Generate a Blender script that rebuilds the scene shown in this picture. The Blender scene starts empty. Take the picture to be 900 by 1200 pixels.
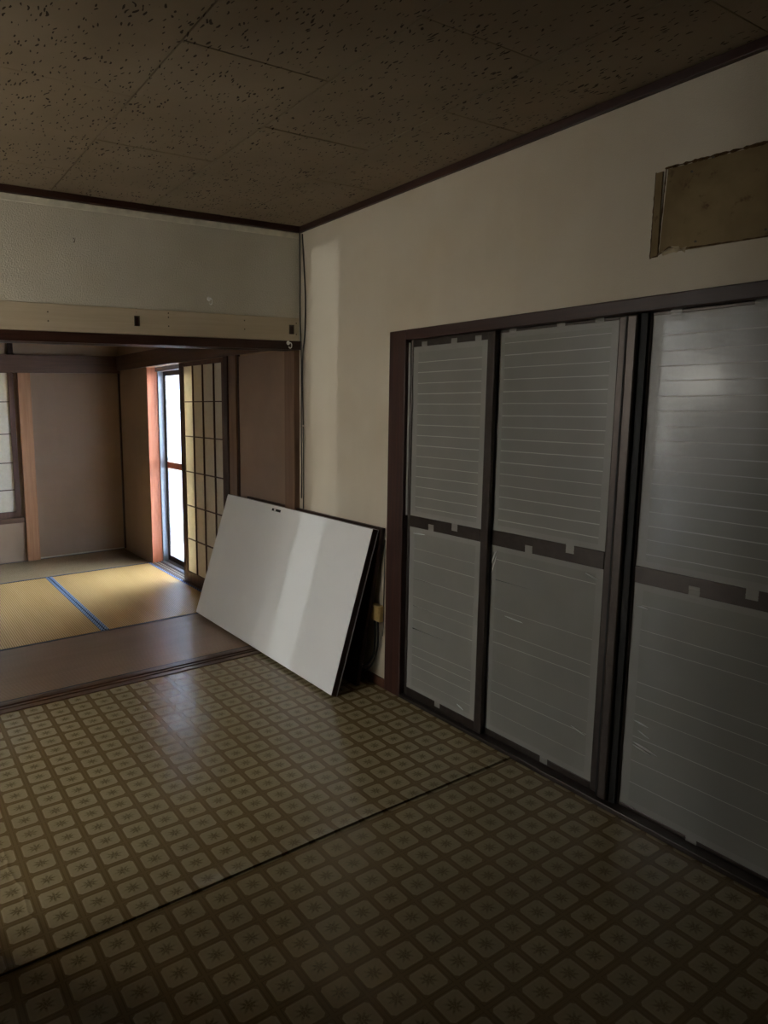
import bpy, bmesh, math, random
from mathutils import Vector, Matrix
random.seed(7)
scene = bpy.context.scene
COL = scene.collection
# ------------------------------------------------------------------ camera
cam_d = bpy.data.cameras.new('camera'); cam = bpy.data.objects.new('camera', cam_d); COL.objects.link(cam)
R_ = Vector((0.8648298, -0.5018904, -0.0132444)); U_ = Vector((0.0817209, 0.1146910, 0.9900342)); F_ = Vector((0.4953696, 0.8572934, -0.1402031))
M = Matrix((R_, U_, -F_)).transposed().to_4x4(); M.translation = (0, 0, 1.4434)
cam.matrix_world = M
cam_d.sensor_fit = 'VERTICAL'; cam_d.sensor_height = 24; cam_d.sensor_width = 18
cam_d.lens = 770.31 / 1200 * 24
cam_d.shift_x = 159.25 / 1200; cam_d.shift_y = -22.14 / 1200
cam_d.clip_start = 0.02
scene.camera = cam
scene.view_settings.view_transform = 'Standard'; scene.view_settings.look = 'None'
scene.view_settings.gamma = 1; scene.view_settings.use_curve_mapping = False
scene.view_settings.exposure = 0.28
# ------------------------------------------------------------------ light
world = bpy.data.worlds.new('world'); scene.world = world; world.use_nodes = True
wn = world.node_tree; wn.nodes.clear()
wo = wn.nodes.new('ShaderNodeOutputWorld'); wb = wn.nodes.new('ShaderNodeBackground')
wg = wn.nodes.new('ShaderNodeTexCoord'); wsep = wn.nodes.new('ShaderNodeSeparateXYZ'); wr = wn.nodes.new('ShaderNodeValToRGB')
wn.links.new(wg.outputs['Generated'], wsep.inputs[0]); wn.links.new(wsep.outputs[2], wr.inputs[0])
wr.color_ramp.elements[0].position = 0.0; wr.color_ramp.elements[0].color = (1.0, 0.97, 0.92, 1)
wr.color_ramp.elements[1].position = 0.7; wr.color_ramp.elements[1].color = (0.80, 0.88, 1.0, 1)
wn.links.new(wr.outputs[0], wb.inputs[0]); wb.inputs[1].default_value = 52.0
wn.links.new(wb.outputs[0], wo.inputs[0])

def lamp(name, kind, loc, direction, energy, color=(1, 1, 1), **kw):
    d = bpy.data.lights.new(name, kind); d.energy = energy; d.color = color
    for k, v in kw.items(): setattr(d, k, v)
    o = bpy.data.objects.new(name, d); COL.objects.link(o); o.location = loc
    o.rotation_euler = Vector(direction).to_track_quat('-Z', 'Y').to_euler()
    return o
# low, hazy sun that comes through the added, unseen passage on the left
lamp('sun', 'SUN', (-4, 3, 2), (1, -0.02, -0.03), 1.9, (0.88, 0.95, 1.0), angle=math.radians(0.6))
def portal(name, loc, direction, sx, sy):
    o = lamp(name, 'AREA', loc, direction, 1, shape='RECTANGLE', size=sx, size_y=sy)
    o.data.cycles.is_portal = True
# area light portals only guide the sampling of the sky light
portal('portal_window', (2.38, 4.63, 0.86), (-1, 0, 0), 1.95, 1.95)
portal('portal_far', (0.63, 6.34, 1.05), (0, -1, 0), 1.3, 1.5)
portal('portal_doorway', (-1.24, 2.36, 1.18), (1, 0, 0), 1.52, 2.44)

# ------------------------------------------------------------------ node helpers
class NT:
    def __init__(s, name):
        s.m = bpy.data.materials.new(name); s.m.use_nodes = True; s.t = s.m.node_tree; s.t.nodes.clear()
        s.out = s.n('ShaderNodeOutputMaterial'); s.b = s.n('ShaderNodeBsdfPrincipled'); s.l(s.b.outputs[0], s.out.inputs[0])
    def n(s, k, **kw):
        x = s.t.nodes.new(k)
        for a, v in kw.items(): setattr(x, a, v)
        return x
    def l(s, a, b): s.t.links.new(a, b)
    def val(s, inp, v):
        if isinstance(v, (int, float)): inp.default_value = v
        elif isinstance(v, tuple): inp.default_value = v if len(v) == len(inp.default_value) else (*v, 1)[:len(inp.default_value)]
        else: s.l(v, inp)
    def math(s, op, a, b=0.0, c=None, clamp=False):
        x = s.n('ShaderNodeMath', operation=op, use_clamp=clamp); s.val(x.inputs[0], a); s.val(x.inputs[1], b)
        if c is not None: s.val(x.inputs[2], c)
        return x.outputs[0]
    def pos(s, scale=(1, 1, 1), loc=(0, 0, 0), rot=(0, 0, 0)):
        g = s.n('ShaderNodeNewGeometry'); m = s.n('ShaderNodeMapping'); s.l(g.outputs['Position'], m.inputs[0])
        m.inputs['Scale'].default_value = scale; m.inputs['Location'].default_value = loc; m.inputs['Rotation'].default_value = rot
        return m.outputs[0]
    def noise(s, vec, scale, detail=4, rough=0.55, dist=0.0):
        x = s.n('ShaderNodeTexNoise'); s.l(vec, x.inputs['Vector']); x.inputs['Scale'].default_value = scale
        x.inputs['Detail'].default_value = detail; x.inputs['Roughness'].default_value = rough; x.inputs['Distortion'].default_value = dist
        return x.outputs['Fac']
    def ramp(s, f, stops):
        x = s.n('ShaderNodeValToRGB'); s.l(f, x.inputs[0]); e = x.color_ramp.elements
        while len(e) < len(stops): e.new(0.5)
        for i, (p, c) in enumerate(stops):
            e[i].position = p; e[i].color = (*c, 1) if len(c) == 3 else c
        return x.outputs[0]
    def mix(s, f, a, b, mode='MIX'):
        x = s.n('ShaderNodeMix', data_type='RGBA', blend_type=mode); s.val(x.inputs[0], f); s.val(x.inputs[6], a); s.val(x.inputs[7], b)
        return x.outputs[2]
    def step(s, v, edge, w):   # smooth 0->1 as v passes edge
        x = s.n('ShaderNodeMapRange', interpolation_type='SMOOTHSTEP'); s.val(x.inputs[0], v)
        x.inputs[1].default_value = edge - w; x.inputs[2].default_value = edge + w
        return x.outputs[0]
    def bump(s, h, dist, strength=1.0):
        x = s.n('ShaderNodeBump'); x.inputs['Strength'].default_value = strength; x.inputs['Distance'].default_value = dist
        s.l(h, x.inputs['Height']); s.l(x.outputs[0], s.b.inputs['Normal'])
    def base(s, c, rough=0.5, spec=0.5, metal=0.0):
        s.val(s.b.inputs['Base Color'], c); s.val(s.b.inputs['Roughness'], rough); s.b.inputs['Specular IOR Level'].default_value = spec
        s.b.inputs['Metallic'].default_value = metal

def plain(name, c, rough=0.5, spec=0.5, metal=0.0, var=0.15, sc=18):
    t = NT(name); v = t.noise(t.pos(), sc)
    lo = tuple(x * (1 - var) for x in c); hi = tuple(min(1, x * (1 + var)) for x in c)
    t.base(t.ramp(v, [(0.3, lo), (0.7, hi)]), rough, spec, metal); return t.m

def wood(name, c1, c2, axis, rough=0.45, spec=0.4):
    t = NT(name); sc = [38, 38, 38]; sc[axis] = 1.6
    f = t.noise(t.pos(tuple(sc)), 1.0, 6, 0.6, 0.6)
    t.base(t.ramp(f, [(0.32, c1), (0.68, c2)]), rough, spec); t.bump(f, 0.0006); return t.m

def wallpaper(name, c, dirt, dirt_at, grain=260, bd=0.0012):
    t = NT(name); p = t.pos()
    big = t.noise(p, 1.7, 3); fine = t.noise(p, grain, 3, 0.6); mid = t.noise(t.pos((5, 5, 0.6)), 1.0, 4)
    a = t.ramp(big, [(dirt_at, dirt), (dirt_at + 0.25, c)])
    t.base(t.mix(0.25, a, t.ramp(mid, [(0.35, dirt), (0.6, c)])), 0.75, 0.25)
    t.bump(fine, bd); return t.m

M_WALL = wallpaper('wallpaper_cream', (0.58, 0.51, 0.40), (0.50, 0.42, 0.31), 0.32)
M_LOWBOUNCE = wood('low_bounce_brown', (0.10, 0.06, 0.035), (0.16, 0.10, 0.06), 2)  # dark brown picked for unseen surfaces, to lower bounced light
M_WALL_F = wallpaper('wallpaper_grey_cream', (0.66, 0.625, 0.54), (0.58, 0.54, 0.44), 0.32, 150, 0.004)
M_PLASTER = wallpaper('brown_plaster', (0.35, 0.235, 0.150), (0.29, 0.19, 0.115), 0.3, 500, 0.0006)
M_WOOD_X = wood('dark_wood_x', (0.024, 0.0075, 0.0045), (0.050, 0.017, 0.010), 0)
M_WOOD_Y = wood('dark_wood_y', (0.024, 0.0075, 0.0045), (0.050, 0.017, 0.010), 1)
M_WOOD_Z = wood('dark_wood_z', (0.024, 0.0075, 0.0045), (0.050, 0.017, 0.010), 2)
M_BEAM_X = wood('brown_beam_x', (0.075, 0.034, 0.016), (0.12, 0.058, 0.03), 0, 0.5)
M_BEAM_Y = wood('brown_beam_y', (0.075, 0.034, 0.016), (0.12, 0.058, 0.03), 1, 0.5)
M_POST = wood('reddish_post', (0.33, 0.145, 0.06), (0.45, 0.22, 0.10), 2, 0.5)
M_POST2 = wood('brown_post', (0.13, 0.07, 0.042), (0.20, 0.115, 0.07), 2, 0.5)
M_JAMB = wood('orange_jamb', (0.36, 0.095, 0.032), (0.48, 0.145, 0.055), 2, 0.5)
M_CREAMWOOD = wood('cream_board_paint', (0.50, 0.42, 0.30), (0.58, 0.49, 0.36), 0, 0.6, 0.25)
M_THRESH = wood('threshold_wood', (0.06, 0.028, 0.016), (0.14, 0.07, 0.04), 0, 0.32, 0.5)
M_PANEL = plain('brown_panel', (0.27, 0.185, 0.135), 0.6, 0.3, 0, 0.10, 4)
M_SHOJIWOOD = wood('shoji_wood', (0.055, 0.022, 0.012), (0.11, 0.05, 0.028), 2, 0.5)
M_ALU = plain('bronze_aluminium', (0.045, 0.034, 0.028), 0.32, 0.5, 0.55, 0.12, 40)
M_ALU_L = plain('silver_aluminium', (0.42, 0.44, 0.46), 0.35, 0.5, 0.9, 0.05, 40)
M_BLACK = plain('black_rubber', (0.012, 0.011, 0.010), 0.6, 0.3)
M_WHITEFACE = plain('white_panel_face', (0.78, 0.77, 0.75), 0.38, 0.4, 0, 0.02, 3)
M_DARKEDGE = wood('panel_edge', (0.02, 0.008, 0.005), (0.045, 0.018, 0.010), 1, 0.45)
M_BACKCORE = plain('panel_back', (0.16, 0.13, 0.11), 0.6, 0.3)
M_SLAT = plain('shutter_steel', (0.055, 0.052, 0.048), 0.6, 0.3, 0.2)
M_BROWNBASE = wood('baseboard_wood', (0.06, 0.02, 0.012), (0.10, 0.04, 0.022), 1, 0.5)
M_OUTWALL = plain('outside_siding', (0.80, 0.82, 0.84), 0.7, 0.3, 0, 0.05, 3)
M_OUTWARM = plain('blocker_render', (0.70, 0.66, 0.58), 0.8, 0.2, 0, 0.06, 3)
M_GROUND = plain('outside_ground', (0.45, 0.44, 0.42), 0.9, 0.2, 0, 0.2, 3)
M_MOULD = plain('cream_moulding', (0.74, 0.71, 0.60), 0.5, 0.3)
M_CERAMIC = plain('white_ceramic', (0.75, 0.74, 0.70), 0.3, 0.5)
M_METAL = plain('dark_metal', (0.10, 0.085, 0.06), 0.4, 0.5, 0.8)
M_BOXYEL = plain('yellowed_plastic', (0.58, 0.40, 0.15), 0.5, 0.4)
M_GREYPL = plain('grey_plastic', (0.35, 0.34, 0.33), 0.5, 0.4)
M_CABLE = plain('black_cable', (0.015, 0.013, 0.012), 0.45, 0.4)

def mat_glass(name, tr, gl_rough, tint=(0.9, 0.95, 1), trans=0.0):
    t = NT(name); t.t.nodes.remove(t.b)
    a = t.n('ShaderNodeBsdfTransparent'); a.inputs[0].default_value = (*tint, 1)
    g = t.n('ShaderNodeBsdfGlossy'); g.inputs['Roughness'].default_value = gl_rough
    tl = t.n('ShaderNodeBsdfTranslucent'); tl.inputs[0].default_value = (*tint, 1)
    m1 = t.n('ShaderNodeMixShader'); m1.inputs[0].default_value = trans; t.l(a.outputs[0], m1.inputs[1]); t.l(tl.outputs[0], m1.inputs[2])
    m2 = t.n('ShaderNodeMixShader'); fr = t.n('ShaderNodeFresnel'); fr.inputs[0].default_value = 1.45; t.l(fr.outputs[0], m2.inputs[0])
    t.l(m1.outputs[0], m2.inputs[1]); t.l(g.outputs[0], m2.inputs[2]); t.l(m2.outputs[0], t.out.inputs[0]); return t.m
M_GLASS = mat_glass('window_glass', 1, 0.12)
M_TINT = mat_glass('dimming_glass', 1, 0.05, (0.43, 0.43, 0.42))
M_FROST = mat_glass('frosted_glass', 1, 0.15, (0.80, 0.89, 1.0), 0.25)

def mat_paper():
    t = NT('shoji_paper'); fib = t.noise(t.pos((30, 30, 30)), 1.0, 5, 0.7)
    c = t.ramp(fib, [(0.3, (0.72, 0.65, 0.54)), (0.7, (0.80, 0.74, 0.63))]); t.base(c, 0.9, 0.1)
    tl = t.n('ShaderNodeBsdfTranslucent'); t.l(t.mix(1.0, c, (0.80, 0.72, 0.56), 'MULTIPLY'), tl.inputs[0])
    m = t.n('ShaderNodeMixShader'); m.inputs[0].default_value = 0.40
    t.l(t.b.outputs[0], m.inputs[1]); t.l(tl.outputs[0], m.inputs[2]); t.l(m.outputs[0], t.out.inputs[0]); return t.m
M_PAPER = mat_paper()

def mat_film(name, c, alpha, rough, bscale):
    t = NT(name); p = t.pos((1, 1, 1)); f = t.noise(t.pos((1, 2.5, 4)), bscale, 3, 0.5); sp = t.noise(p, 300, 3, 0.7)
    g = t.noise(p, 6, 3)
    t.base(t.ramp(g, [(0.3, tuple(x * 0.9 for x in c)), (0.7, c)]), rough, 0.6)
    t.bump(t.math('ADD', f, t.math('MULTIPLY', sp, 0.05)), 0.002, 0.3)
    tr = t.n('ShaderNodeBsdfTransparent'); m = t.n('ShaderNodeMixShader'); m.inputs[0].default_value = alpha
    t.l(tr.outputs[0], m.inputs[1]); t.l(t.b.outputs[0], m.inputs[2]); t.l(m.outputs[0], t.out.inputs[0]); return t.m
M_TAPE = mat_film('packing_tape', (0.36, 0.345, 0.30), 0.58, 0.28, 5)
M_TAPE2 = mat_film('edge_tape', (0.50, 0.48, 0.43), 0.48, 0.42, 9)
M_CREASE = plain('folded_tape_glint', (0.62, 0.62, 0.60), 0.2, 0.6)  # pale folds, their bright glints put into the colour
M_LAP = mat_film('tape_lap', (0.56, 0.54, 0.48), 0.70, 0.36, 9)
M_FILM = mat_film('plastic_film', (0.30, 0.31, 0.31), 0.55, 0.30, 4)

def mat_ceiling():
    t = NT('fissured_ceiling_board')
    p = t.pos(); nz = t.n('ShaderNodeTexNoise'); t.l(p, nz.inputs['Vector']); nz.inputs['Scale'].default_value = 14
    add = t.n('ShaderNodeMixRGB', blend_type='ADD'); add.inputs[0].default_value = 0.05; t.l(p, add.inputs[1]); t.l(nz.outputs['Color'], add.inputs[2])
    mp = t.n('ShaderNodeMapping'); t.l(add.outputs[0], mp.inputs[0]); mp.inputs['Scale'].default_value = (88, 32, 40)
    vo = t.n('ShaderNodeTexVoronoi'); t.l(mp.outputs[0], vo.inputs['Vector']); vo.inputs['Scale'].default_value = 1.0; vo.inputs['Randomness'].default_value = 1
    size = t.math('MULTIPLY', t.noise(p, 9, 2), 0.45)
    hole = t.math('LESS_THAN', vo.outputs['Distance'], size)
    keep = t.n('ShaderNodeSeparateColor'); t.l(vo.outputs['Color'], keep.inputs[0])
    hole = t.math('MULTIPLY', hole, t.math('GREATER_THAN', keep.outputs[0], 0.25))
    big = t.noise(p, 2.2, 4); g = t.ramp(big, [(0.3, (0.205, 0.156, 0.100)), (0.7, (0.265, 0.207, 0.138))])
    t.base(t.mix(hole, g, (0.045, 0.030, 0.018)), 0.85, 0.2)
    t.bump(t.math('SUBTRACT', 1.0, hole), 0.003, 0.8); return t.m
M_CEIL = mat_ceiling()

def mat_vinyl(name, x0, y0, px, py):
    t = NT(name); g = t.n('ShaderNodeNewGeometry'); s = t.n('ShaderNodeSeparateXYZ'); t.l(g.outputs['Position'], s.inputs[0])
    def cell(o, o0, per):
        a = t.math('DIVIDE', t.math('SUBTRACT', o, o0), per)
        return t.math('SUBTRACT', t.math('FRACT', t.math('ADD', a, 0.5)), 0.5)
    u = cell(s.outputs[0], x0, px); v = cell(s.outputs[1], y0, py)
    au = t.math('ABSOLUTE', u); av = t.math('ABSOLUTE', v)
    mx = t.math('MAXIMUM', au, av); sm = t.math('ADD', au, av)
    sq = t.math('SUBTRACT', 1.0, t.step(mx, 0.388, 0.012)); ch = t.math('SUBTRACT', 1.0, t.step(sm, 0.690, 0.015))
    tile = t.math('MULTIPLY', sq, ch)
    r = t.math('SQRT', t.math('ADD', t.math('MULTIPLY', u, u), t.math('MULTIPLY', v, v)))
    th = t.math('ARCTAN2', v, u); pet = t.math('COSINE', t.math('MULTIPLY', th, 8.0))
    rad = t.math('ADD', 0.19, t.math('MULTIPLY', pet, 0.07))
    speck = t.noise(t.pos(), 230, 2, 0.7)
    fl = t.math('MULTIPLY', t.math('SUBTRACT', 1.0, t.step(t.math('DIVIDE', r, rad), 0.85, 0.35)), t.ramp(speck, [(0.38, (0.25,) * 3), (0.55, (1,) * 3)]))
    rim = t.math('MULTIPLY', t.step(mx, 0.34, 0.02), tile)
    line = t.math('MULTIPLY', t.step(mx, 0.425, 0.008), t.math('SUBTRACT', 1.0, t.step(mx, 0.455, 0.008)))
    cream = t.mix(t.math('MULTIPLY', rim, 0.35), (0.32, 0.255, 0.145), (0.42, 0.34, 0.21))
    cream = t.mix(t.math('MULTIPLY', t.noise(t.pos(), 90, 3), 0.35), cream, (0.17, 0.135, 0.065))
    cream = t.mix(t.math('MULTIPLY', fl, 0.85), cream, (0.090, 0.064, 0.024))
    band = t.mix(t.math('MULTIPLY', line, 0.55), (0.155, 0.105, 0.044), (0.085, 0.055, 0.021))
    col = t.mix(tile, band, cream)
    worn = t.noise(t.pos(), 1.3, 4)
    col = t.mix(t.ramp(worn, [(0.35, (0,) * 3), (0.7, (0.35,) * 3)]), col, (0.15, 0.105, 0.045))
    wob = t.noise(t.pos(), 5.0, 3)
    t.base(col, t.ramp(wob, [(0.3, (0.16,) * 3), (0.7, (0.24,) * 3)]), 0.5)
    h = t.math('ADD', t.math('MULTIPLY', tile, 0.35), t.math('ADD', t.math('MULTIPLY', t.noise(t.pos(), 160, 2), 0.25), t.math('MULTIPLY', wob, 0.9)))
    t.bump(h, 0.0015, 0.8); return t.m
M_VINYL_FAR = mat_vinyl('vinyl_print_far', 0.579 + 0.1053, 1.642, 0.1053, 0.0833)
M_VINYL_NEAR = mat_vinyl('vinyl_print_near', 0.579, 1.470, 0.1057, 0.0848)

def mat_tatami(name, axis, c1, c2):     # axis the ribs run along
    t = NT(name); g = t.n('ShaderNodeNewGeometry'); s = t.n('ShaderNodeSeparateXYZ'); t.l(g.outputs['Position'], s.inputs[0])
    acr = s.outputs[1 - axis]
    w = t.math('SINE', t.math('MULTIPLY', acr, 2 * math.pi / 0.0135)); w01 = t.math('MULTIPLY_ADD', w, 0.5, 0.5)
    sc = [120, 120, 1]; sc[axis] = 3.0
    st = t.noise(t.pos(tuple(sc)), 1.0, 4, 0.6); sc2 = [9, 9, 1]; sc2[axis] = 1.2; st2 = t.noise(t.pos(tuple(sc2)), 1.0, 4)
    c = t.mix(st, c1, c2); c = t.mix(t.math('MULTIPLY', t.math('POWER', w01, 2.0), 0.75), c, tuple(x * 0.40 for x in c1))
    c = t.mix(t.ramp(st2, [(0.4, (0,) * 3), (0.75, (0.4,) * 3)]), c, tuple(x * 0.75 for x in c1))
    t.base(c, 0.26, 0.5); t.bump(t.math('ADD', t.math('SUBTRACT', 1.0, w01), t.math('MULTIPLY', st, 0.6)), 0.0012, 0.7); return t.m
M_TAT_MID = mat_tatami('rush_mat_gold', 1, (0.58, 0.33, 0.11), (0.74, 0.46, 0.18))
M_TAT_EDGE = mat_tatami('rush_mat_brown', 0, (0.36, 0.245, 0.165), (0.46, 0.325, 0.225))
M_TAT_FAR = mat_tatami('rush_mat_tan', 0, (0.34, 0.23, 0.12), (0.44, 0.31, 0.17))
def mat_heri(name, a, b, axis):
    t = NT(name); g = t.n('ShaderNodeNewGeometry'); s = t.n('ShaderNodeSeparateXYZ'); t.l(g.outputs['Position'], s.inputs[0])
    al = t.math('SINE', t.math('MULTIPLY', s.outputs[axis], 2 * math.pi / 0.034)); ac = t.math('SINE', t.math('MULTIPLY', s.outputs[1 - axis], 2 * math.pi / 0.020))
    k = t.step(t.math('MULTIPLY', al, ac), 0.0, 0.3); t.base(t.mix(k, a, b), 0.6, 0.3); return t.m
M_HERI_BLUE = mat_heri('blue_mat_border', (0.020, 0.035, 0.09), (0.20, 0.26, 0.36), 1)
M_HERI_DARK = mat_heri('dark_mat_border', (0.020, 0.018, 0.020), (0.07, 0.06, 0.06), 0)

def mat_stain():
    t = NT('stained_board'); p = t.pos(); a = t.noise(p, 3.5, 5, 0.6); b = t.noise(p, 22, 4, 0.7)
    c = t.ramp(a, [(0.3, (0.13, 0.085, 0.035)), (0.65, (0.24, 0.175, 0.085))])
    t.base(t.mix(t.ramp(b, [(0.60, (0,) * 3), (0.72, (0.8,) * 3)]), c, (0.09, 0.05, 0.02)), 0.7, 0.2); t.bump(b, 0.002); return t.m
M_STAIN = mat_stain()
M_TORN = plain('torn_paper_edge', (0.10, 0.055, 0.022), 0.8, 0.2, 0, 0.6, 60)
M_TORN_L = plain('torn_paper_backing', (0.42, 0.34, 0.22), 0.8, 0.2, 0, 0.3, 40)

# ------------------------------------------------------------------ mesh helpers
def box(bm, x0, x1, y0, y1, z0, z1):
    vs = [bm.verts.new((x, y, z)) for z in (z0, z1) for y in (y0, y1) for x in (x0, x1)]
    for f in ((0, 2, 3, 1), (4, 5, 7, 6), (0, 1, 5, 4), (2, 6, 7, 3), (0, 4, 6, 2), (1, 3, 7, 5)): bm.faces.new([vs[i] for i in f])
def hexa(bm, c):     # 8 corners: 4 of one face, 4 of the opposite
    vs = [bm.verts.new(p) for p in c]
    for f in ((3, 2, 1, 0), (4, 5, 6, 7), (0, 1, 5, 4), (1, 2, 6, 5), (2, 3, 7, 6), (3, 0, 4, 7)): bm.faces.new([vs[i] for i in f])
def tube(bm, pts, r, seg=8):
    pts = [Vector(p) for p in pts]; rings = []
    for i, p in enumerate(pts):
        d = (pts[min(i + 1, len(pts) - 1)] - pts[max(i - 1, 0)]).normalized()
        a = d.orthogonal().normalized() if not rings else (pa - d * pa.dot(d)).normalized()
        pa = a; b = d.cross(a)
        rings.append([bm.verts.new(p + (a * math.cos(t) + b * math.sin(t)) * r) for t in [2 * math.pi * k / seg for k in range(seg)]])
    for q, w in zip(rings, rings[1:]):
        for k in range(seg): bm.faces.new((q[k], q[(k + 1) % seg], w[(k + 1) % seg], w[k]))
    bm.faces.new(rings[0][::-1]); bm.faces.new(rings[-1])
def smooth_path(pts, n=8):
    P = [Vector(p) for p in pts]; out = []
    for i in range(len(P) - 1):
        a, b, c, d = P[max(i - 1, 0)], P[i], P[i + 1], P[min(i + 2, len(P) - 1)]
        for k in range(n):
            t = k / n
            out.append(0.5 * ((2 * b) + (c - a) * t + (2 * a - 5 * b + 4 * c - d) * t * t + (3 * b - a - 3 * c + d) * t ** 3))
    return out + [P[-1]]
def worldloc(p):
    l = Vector(p.location)
    while p.parent: p = p.parent; l = l + Vector(p.location)
    return l
def obj(name, bm, m, parent=None, bevel=0.0, smooth=False, label=None, at=None):
    """link a bmesh given in world coordinates; the origin goes to its base centre (top level) or to the parent's origin"""
    bmesh.ops.recalc_face_normals(bm, faces=bm.faces)
    if bevel: bmesh.ops.bevel(bm, geom=list(bm.edges), offset=bevel, segments=2, affect='EDGES', profile=0.5, clamp_overlap=True)
    me = bpy.data.meshes.new(name)
    if parent is not None: o0 = worldloc(parent)
    elif at is not None: o0 = Vector(at)
    else:
        c = [v.co for v in bm.verts]
        o0 = Vector(((min(v.x for v in c) + max(v.x for v in c)) / 2, (min(v.y for v in c) + max(v.y for v in c)) / 2, min(v.z for v in c)))
    bmesh.ops.translate(bm, verts=bm.verts, vec=-o0)
    if smooth:
        for f in bm.faces: f.smooth = True
    bm.to_mesh(me); bm.free(); me.materials.append(m)
    o = bpy.data.objects.new(name, me); COL.objects.link(o)
    if parent is not None: o.parent = parent
    else: o.location = o0
    if label: o['label'] = label
    return o
def bx(name, m, b, parent=None, bevel=0.0, **kw):
    bm = bmesh.new(); box(bm, *b); return obj(name, bm, m, parent, bevel, **kw)
def empty(name, loc, parent=None):
    o = bpy.data.objects.new(name, None); COL.objects.link(o); o.empty_display_size = 0.1
    o.location = Vector(loc) - (worldloc(parent) if parent else Vector())
    if parent: o.parent = parent
    return o
def S(o): o['kind'] = 'structure'; return o
def tag(o, label, cat, group=None):
    o['label'] = label; o['category'] = cat
    if group: o['group'] = group
    return o

XR, YB, H = 2.150, 3.106, 2.373
XL, YK = -1.20, -1.80            # left wall, back wall
YP = 3.206                       # tatami side of the partition
YF = 6.175                       # far wall

# ------------------------------------------------------------------ room shell
fl = S(bx('floor', M_BROWNBASE, (XL, XR, YK, YB, -0.10, -0.003)))
def sheet(name, m, x0, x1, y0, y1, z, lip=None):
    bm = bmesh.new(); nx, ny = 60, 40; g = []
    ys = [y0 + (y1 - y0) * (j / ny) for j in range(ny + 1)]
    if lip == 'lo': ys = sorted(set(ys + [y0 + 0.004, y0 + 0.012, y0 + 0.025]))
    for y in ys:
        row = []
        for i in range(nx + 1):
            x = x0 + (x1 - x0) * i / nx
            zz = z
            if lip == 'lo': zz += 0.0045 * math.exp(-((y - y0) / 0.020) ** 2) * (0.85 + 0.15 * math.sin(x * 5.1 + 1))
            yy = y + (0.010 * (x - 1.0) if (lip == 'lo' and y == y0) else 0)
            row.append(bm.verts.new((x, yy, zz)))
        g.append(row)
    for a, b in zip(g, g[1:]):
        for i in range(nx): bm.faces.new((a[i], a[i + 1], b[i + 1], b[i]))
    edge = [e for e in bm.edges if e.is_boundary]
    r = bmesh.ops.extrude_edge_only(bm, edges=edge)
    for v in [v for v in r['geom'] if isinstance(v, bmesh.types.BMVert)]: v.co.z = z - 0.0025
    return obj(name, bm, m, fl)
sheet('vinyl_sheet', M_VINYL_NEAR, XL + 0.001, XR - 0.012, YK + 0.001, 1.66, 0.0)
sheet('vinyl_sheet', M_VINYL_FAR, XL + 0.001, XR - 0.012, 1.615, YB - 0.004, 0.003, 'lo')
# a wrinkle of the vinyl near the left of the frame
bm = bmesh.new(); g = []
N = 60
for j in range(N + 1):
    y = 1.66 + 0.62 * j / N; xc = 0.305 + 0.005 * math.sin(j * 0.35) + 0.002 * math.sin(j * 0.9) - 0.05 * (j / N)
    env = math.sin(math.pi * j / N) ** 0.5 if 0 < j < N else 0
    g.append([bm.verts.new((xc + dx, y, 0.0031 + 0.0022 * env * math.exp(-(dx / 0.0055) ** 2))) for dx in (-0.014, -0.008, -0.004, -0.0015, 0, 0.0015, 0.004, 0.008, 0.014)])
for a, b in zip(g, g[1:]):
    for i in range(8): bm.faces.new((a[i], a[i + 1], b[i + 1], b[i]))
obj('wrinkle', bm, M_VINYL_FAR, fl, smooth=True)
# ceiling: backing slab, one object per board
ce = S(bx('ceiling', M_BLACK, (XL, XR, YK, YB, H + 0.012, H + 0.05)))
cols = []
xb = [-1.2, -1.101, -0.627, -0.153, 0.321, 0.796, 1.271, 1.735, 2.15]
for i in range(len(xb) - 1):
    y0 = 1.688 if i % 2 == 1 else 2.055
    if i == 7: y0 = 1.672
    ys = [YK] + sorted(y for y in (y0 + 0.747 * k for k in range(-6, 4)) if YK + 0.02 < y < YB - 0.02) + [YB]
    for a, b in zip(ys, ys[1:]):
        gp = 0.0028; dz = random.uniform(-0.0008, 0.0008)
        bm = bmesh.new(); box(bm, xb[i] + gp, xb[i + 1] - gp, a + gp * 0.6, b - gp * 0.6, H + dz, H + 0.012)
        bm.edges.ensure_lookup_table()
        obj('ceiling_tile', bm, M_CEIL, ce, bevel=0.0006)
# right wall with the window opening  Y 0.10 .. 2.369,  z 0 .. 1.747
WY0, WY1, WZ = 0.10, 2.369, 1.747
bm = bmesh.new()
box(bm, XR, XR + 0.15, YK, WY0, -0.4, H + 0.05); box(bm, XR, XR + 0.15, WY0, WY1, -0.4, -0.001); box(bm, XR, XR + 0.15, WY0, WY1, WZ, H + 0.05); box(bm, XR, XR + 0.15, WY1, YB + 0.05, -0.4, H + 0.05)
S(obj('wall_right', bm, M_WALL))
S(bx('wall_back', M_LOWBOUNCE, (XL - 0.1, XR + 0.15, YK - 0.1, YK, -0.1, H + 0.05)))
bm = bmesh.new()
XH, HY = 0.06, 1.62              # unseen passage added on the left to shape the light: end wall, side
DY0 = 1.80
box(bm, XL - 0.1, XL, YK, HY, -0.1, H + 0.05); box(bm, XL - 0.1, XL, 3.102, YF, -0.1, H + 0.05)
S(obj('wall_left', bm, M_WALL))
bm = bmesh.new()
box(bm, XL, XH, HY - 0.08, HY, 0, H); box(bm, XH - 0.06, XH, HY, DY0, 0, H)
S(obj('added_passage_wall', bm, M_WALL))
bm = bmesh.new()
box(bm, XL, XR, YB, YP, 1.763, H + 0.05); box(bm, XL, 0.10, YB, YP, 0, 1.763)
S(obj('wall_front', bm, M_WALL_F))
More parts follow.
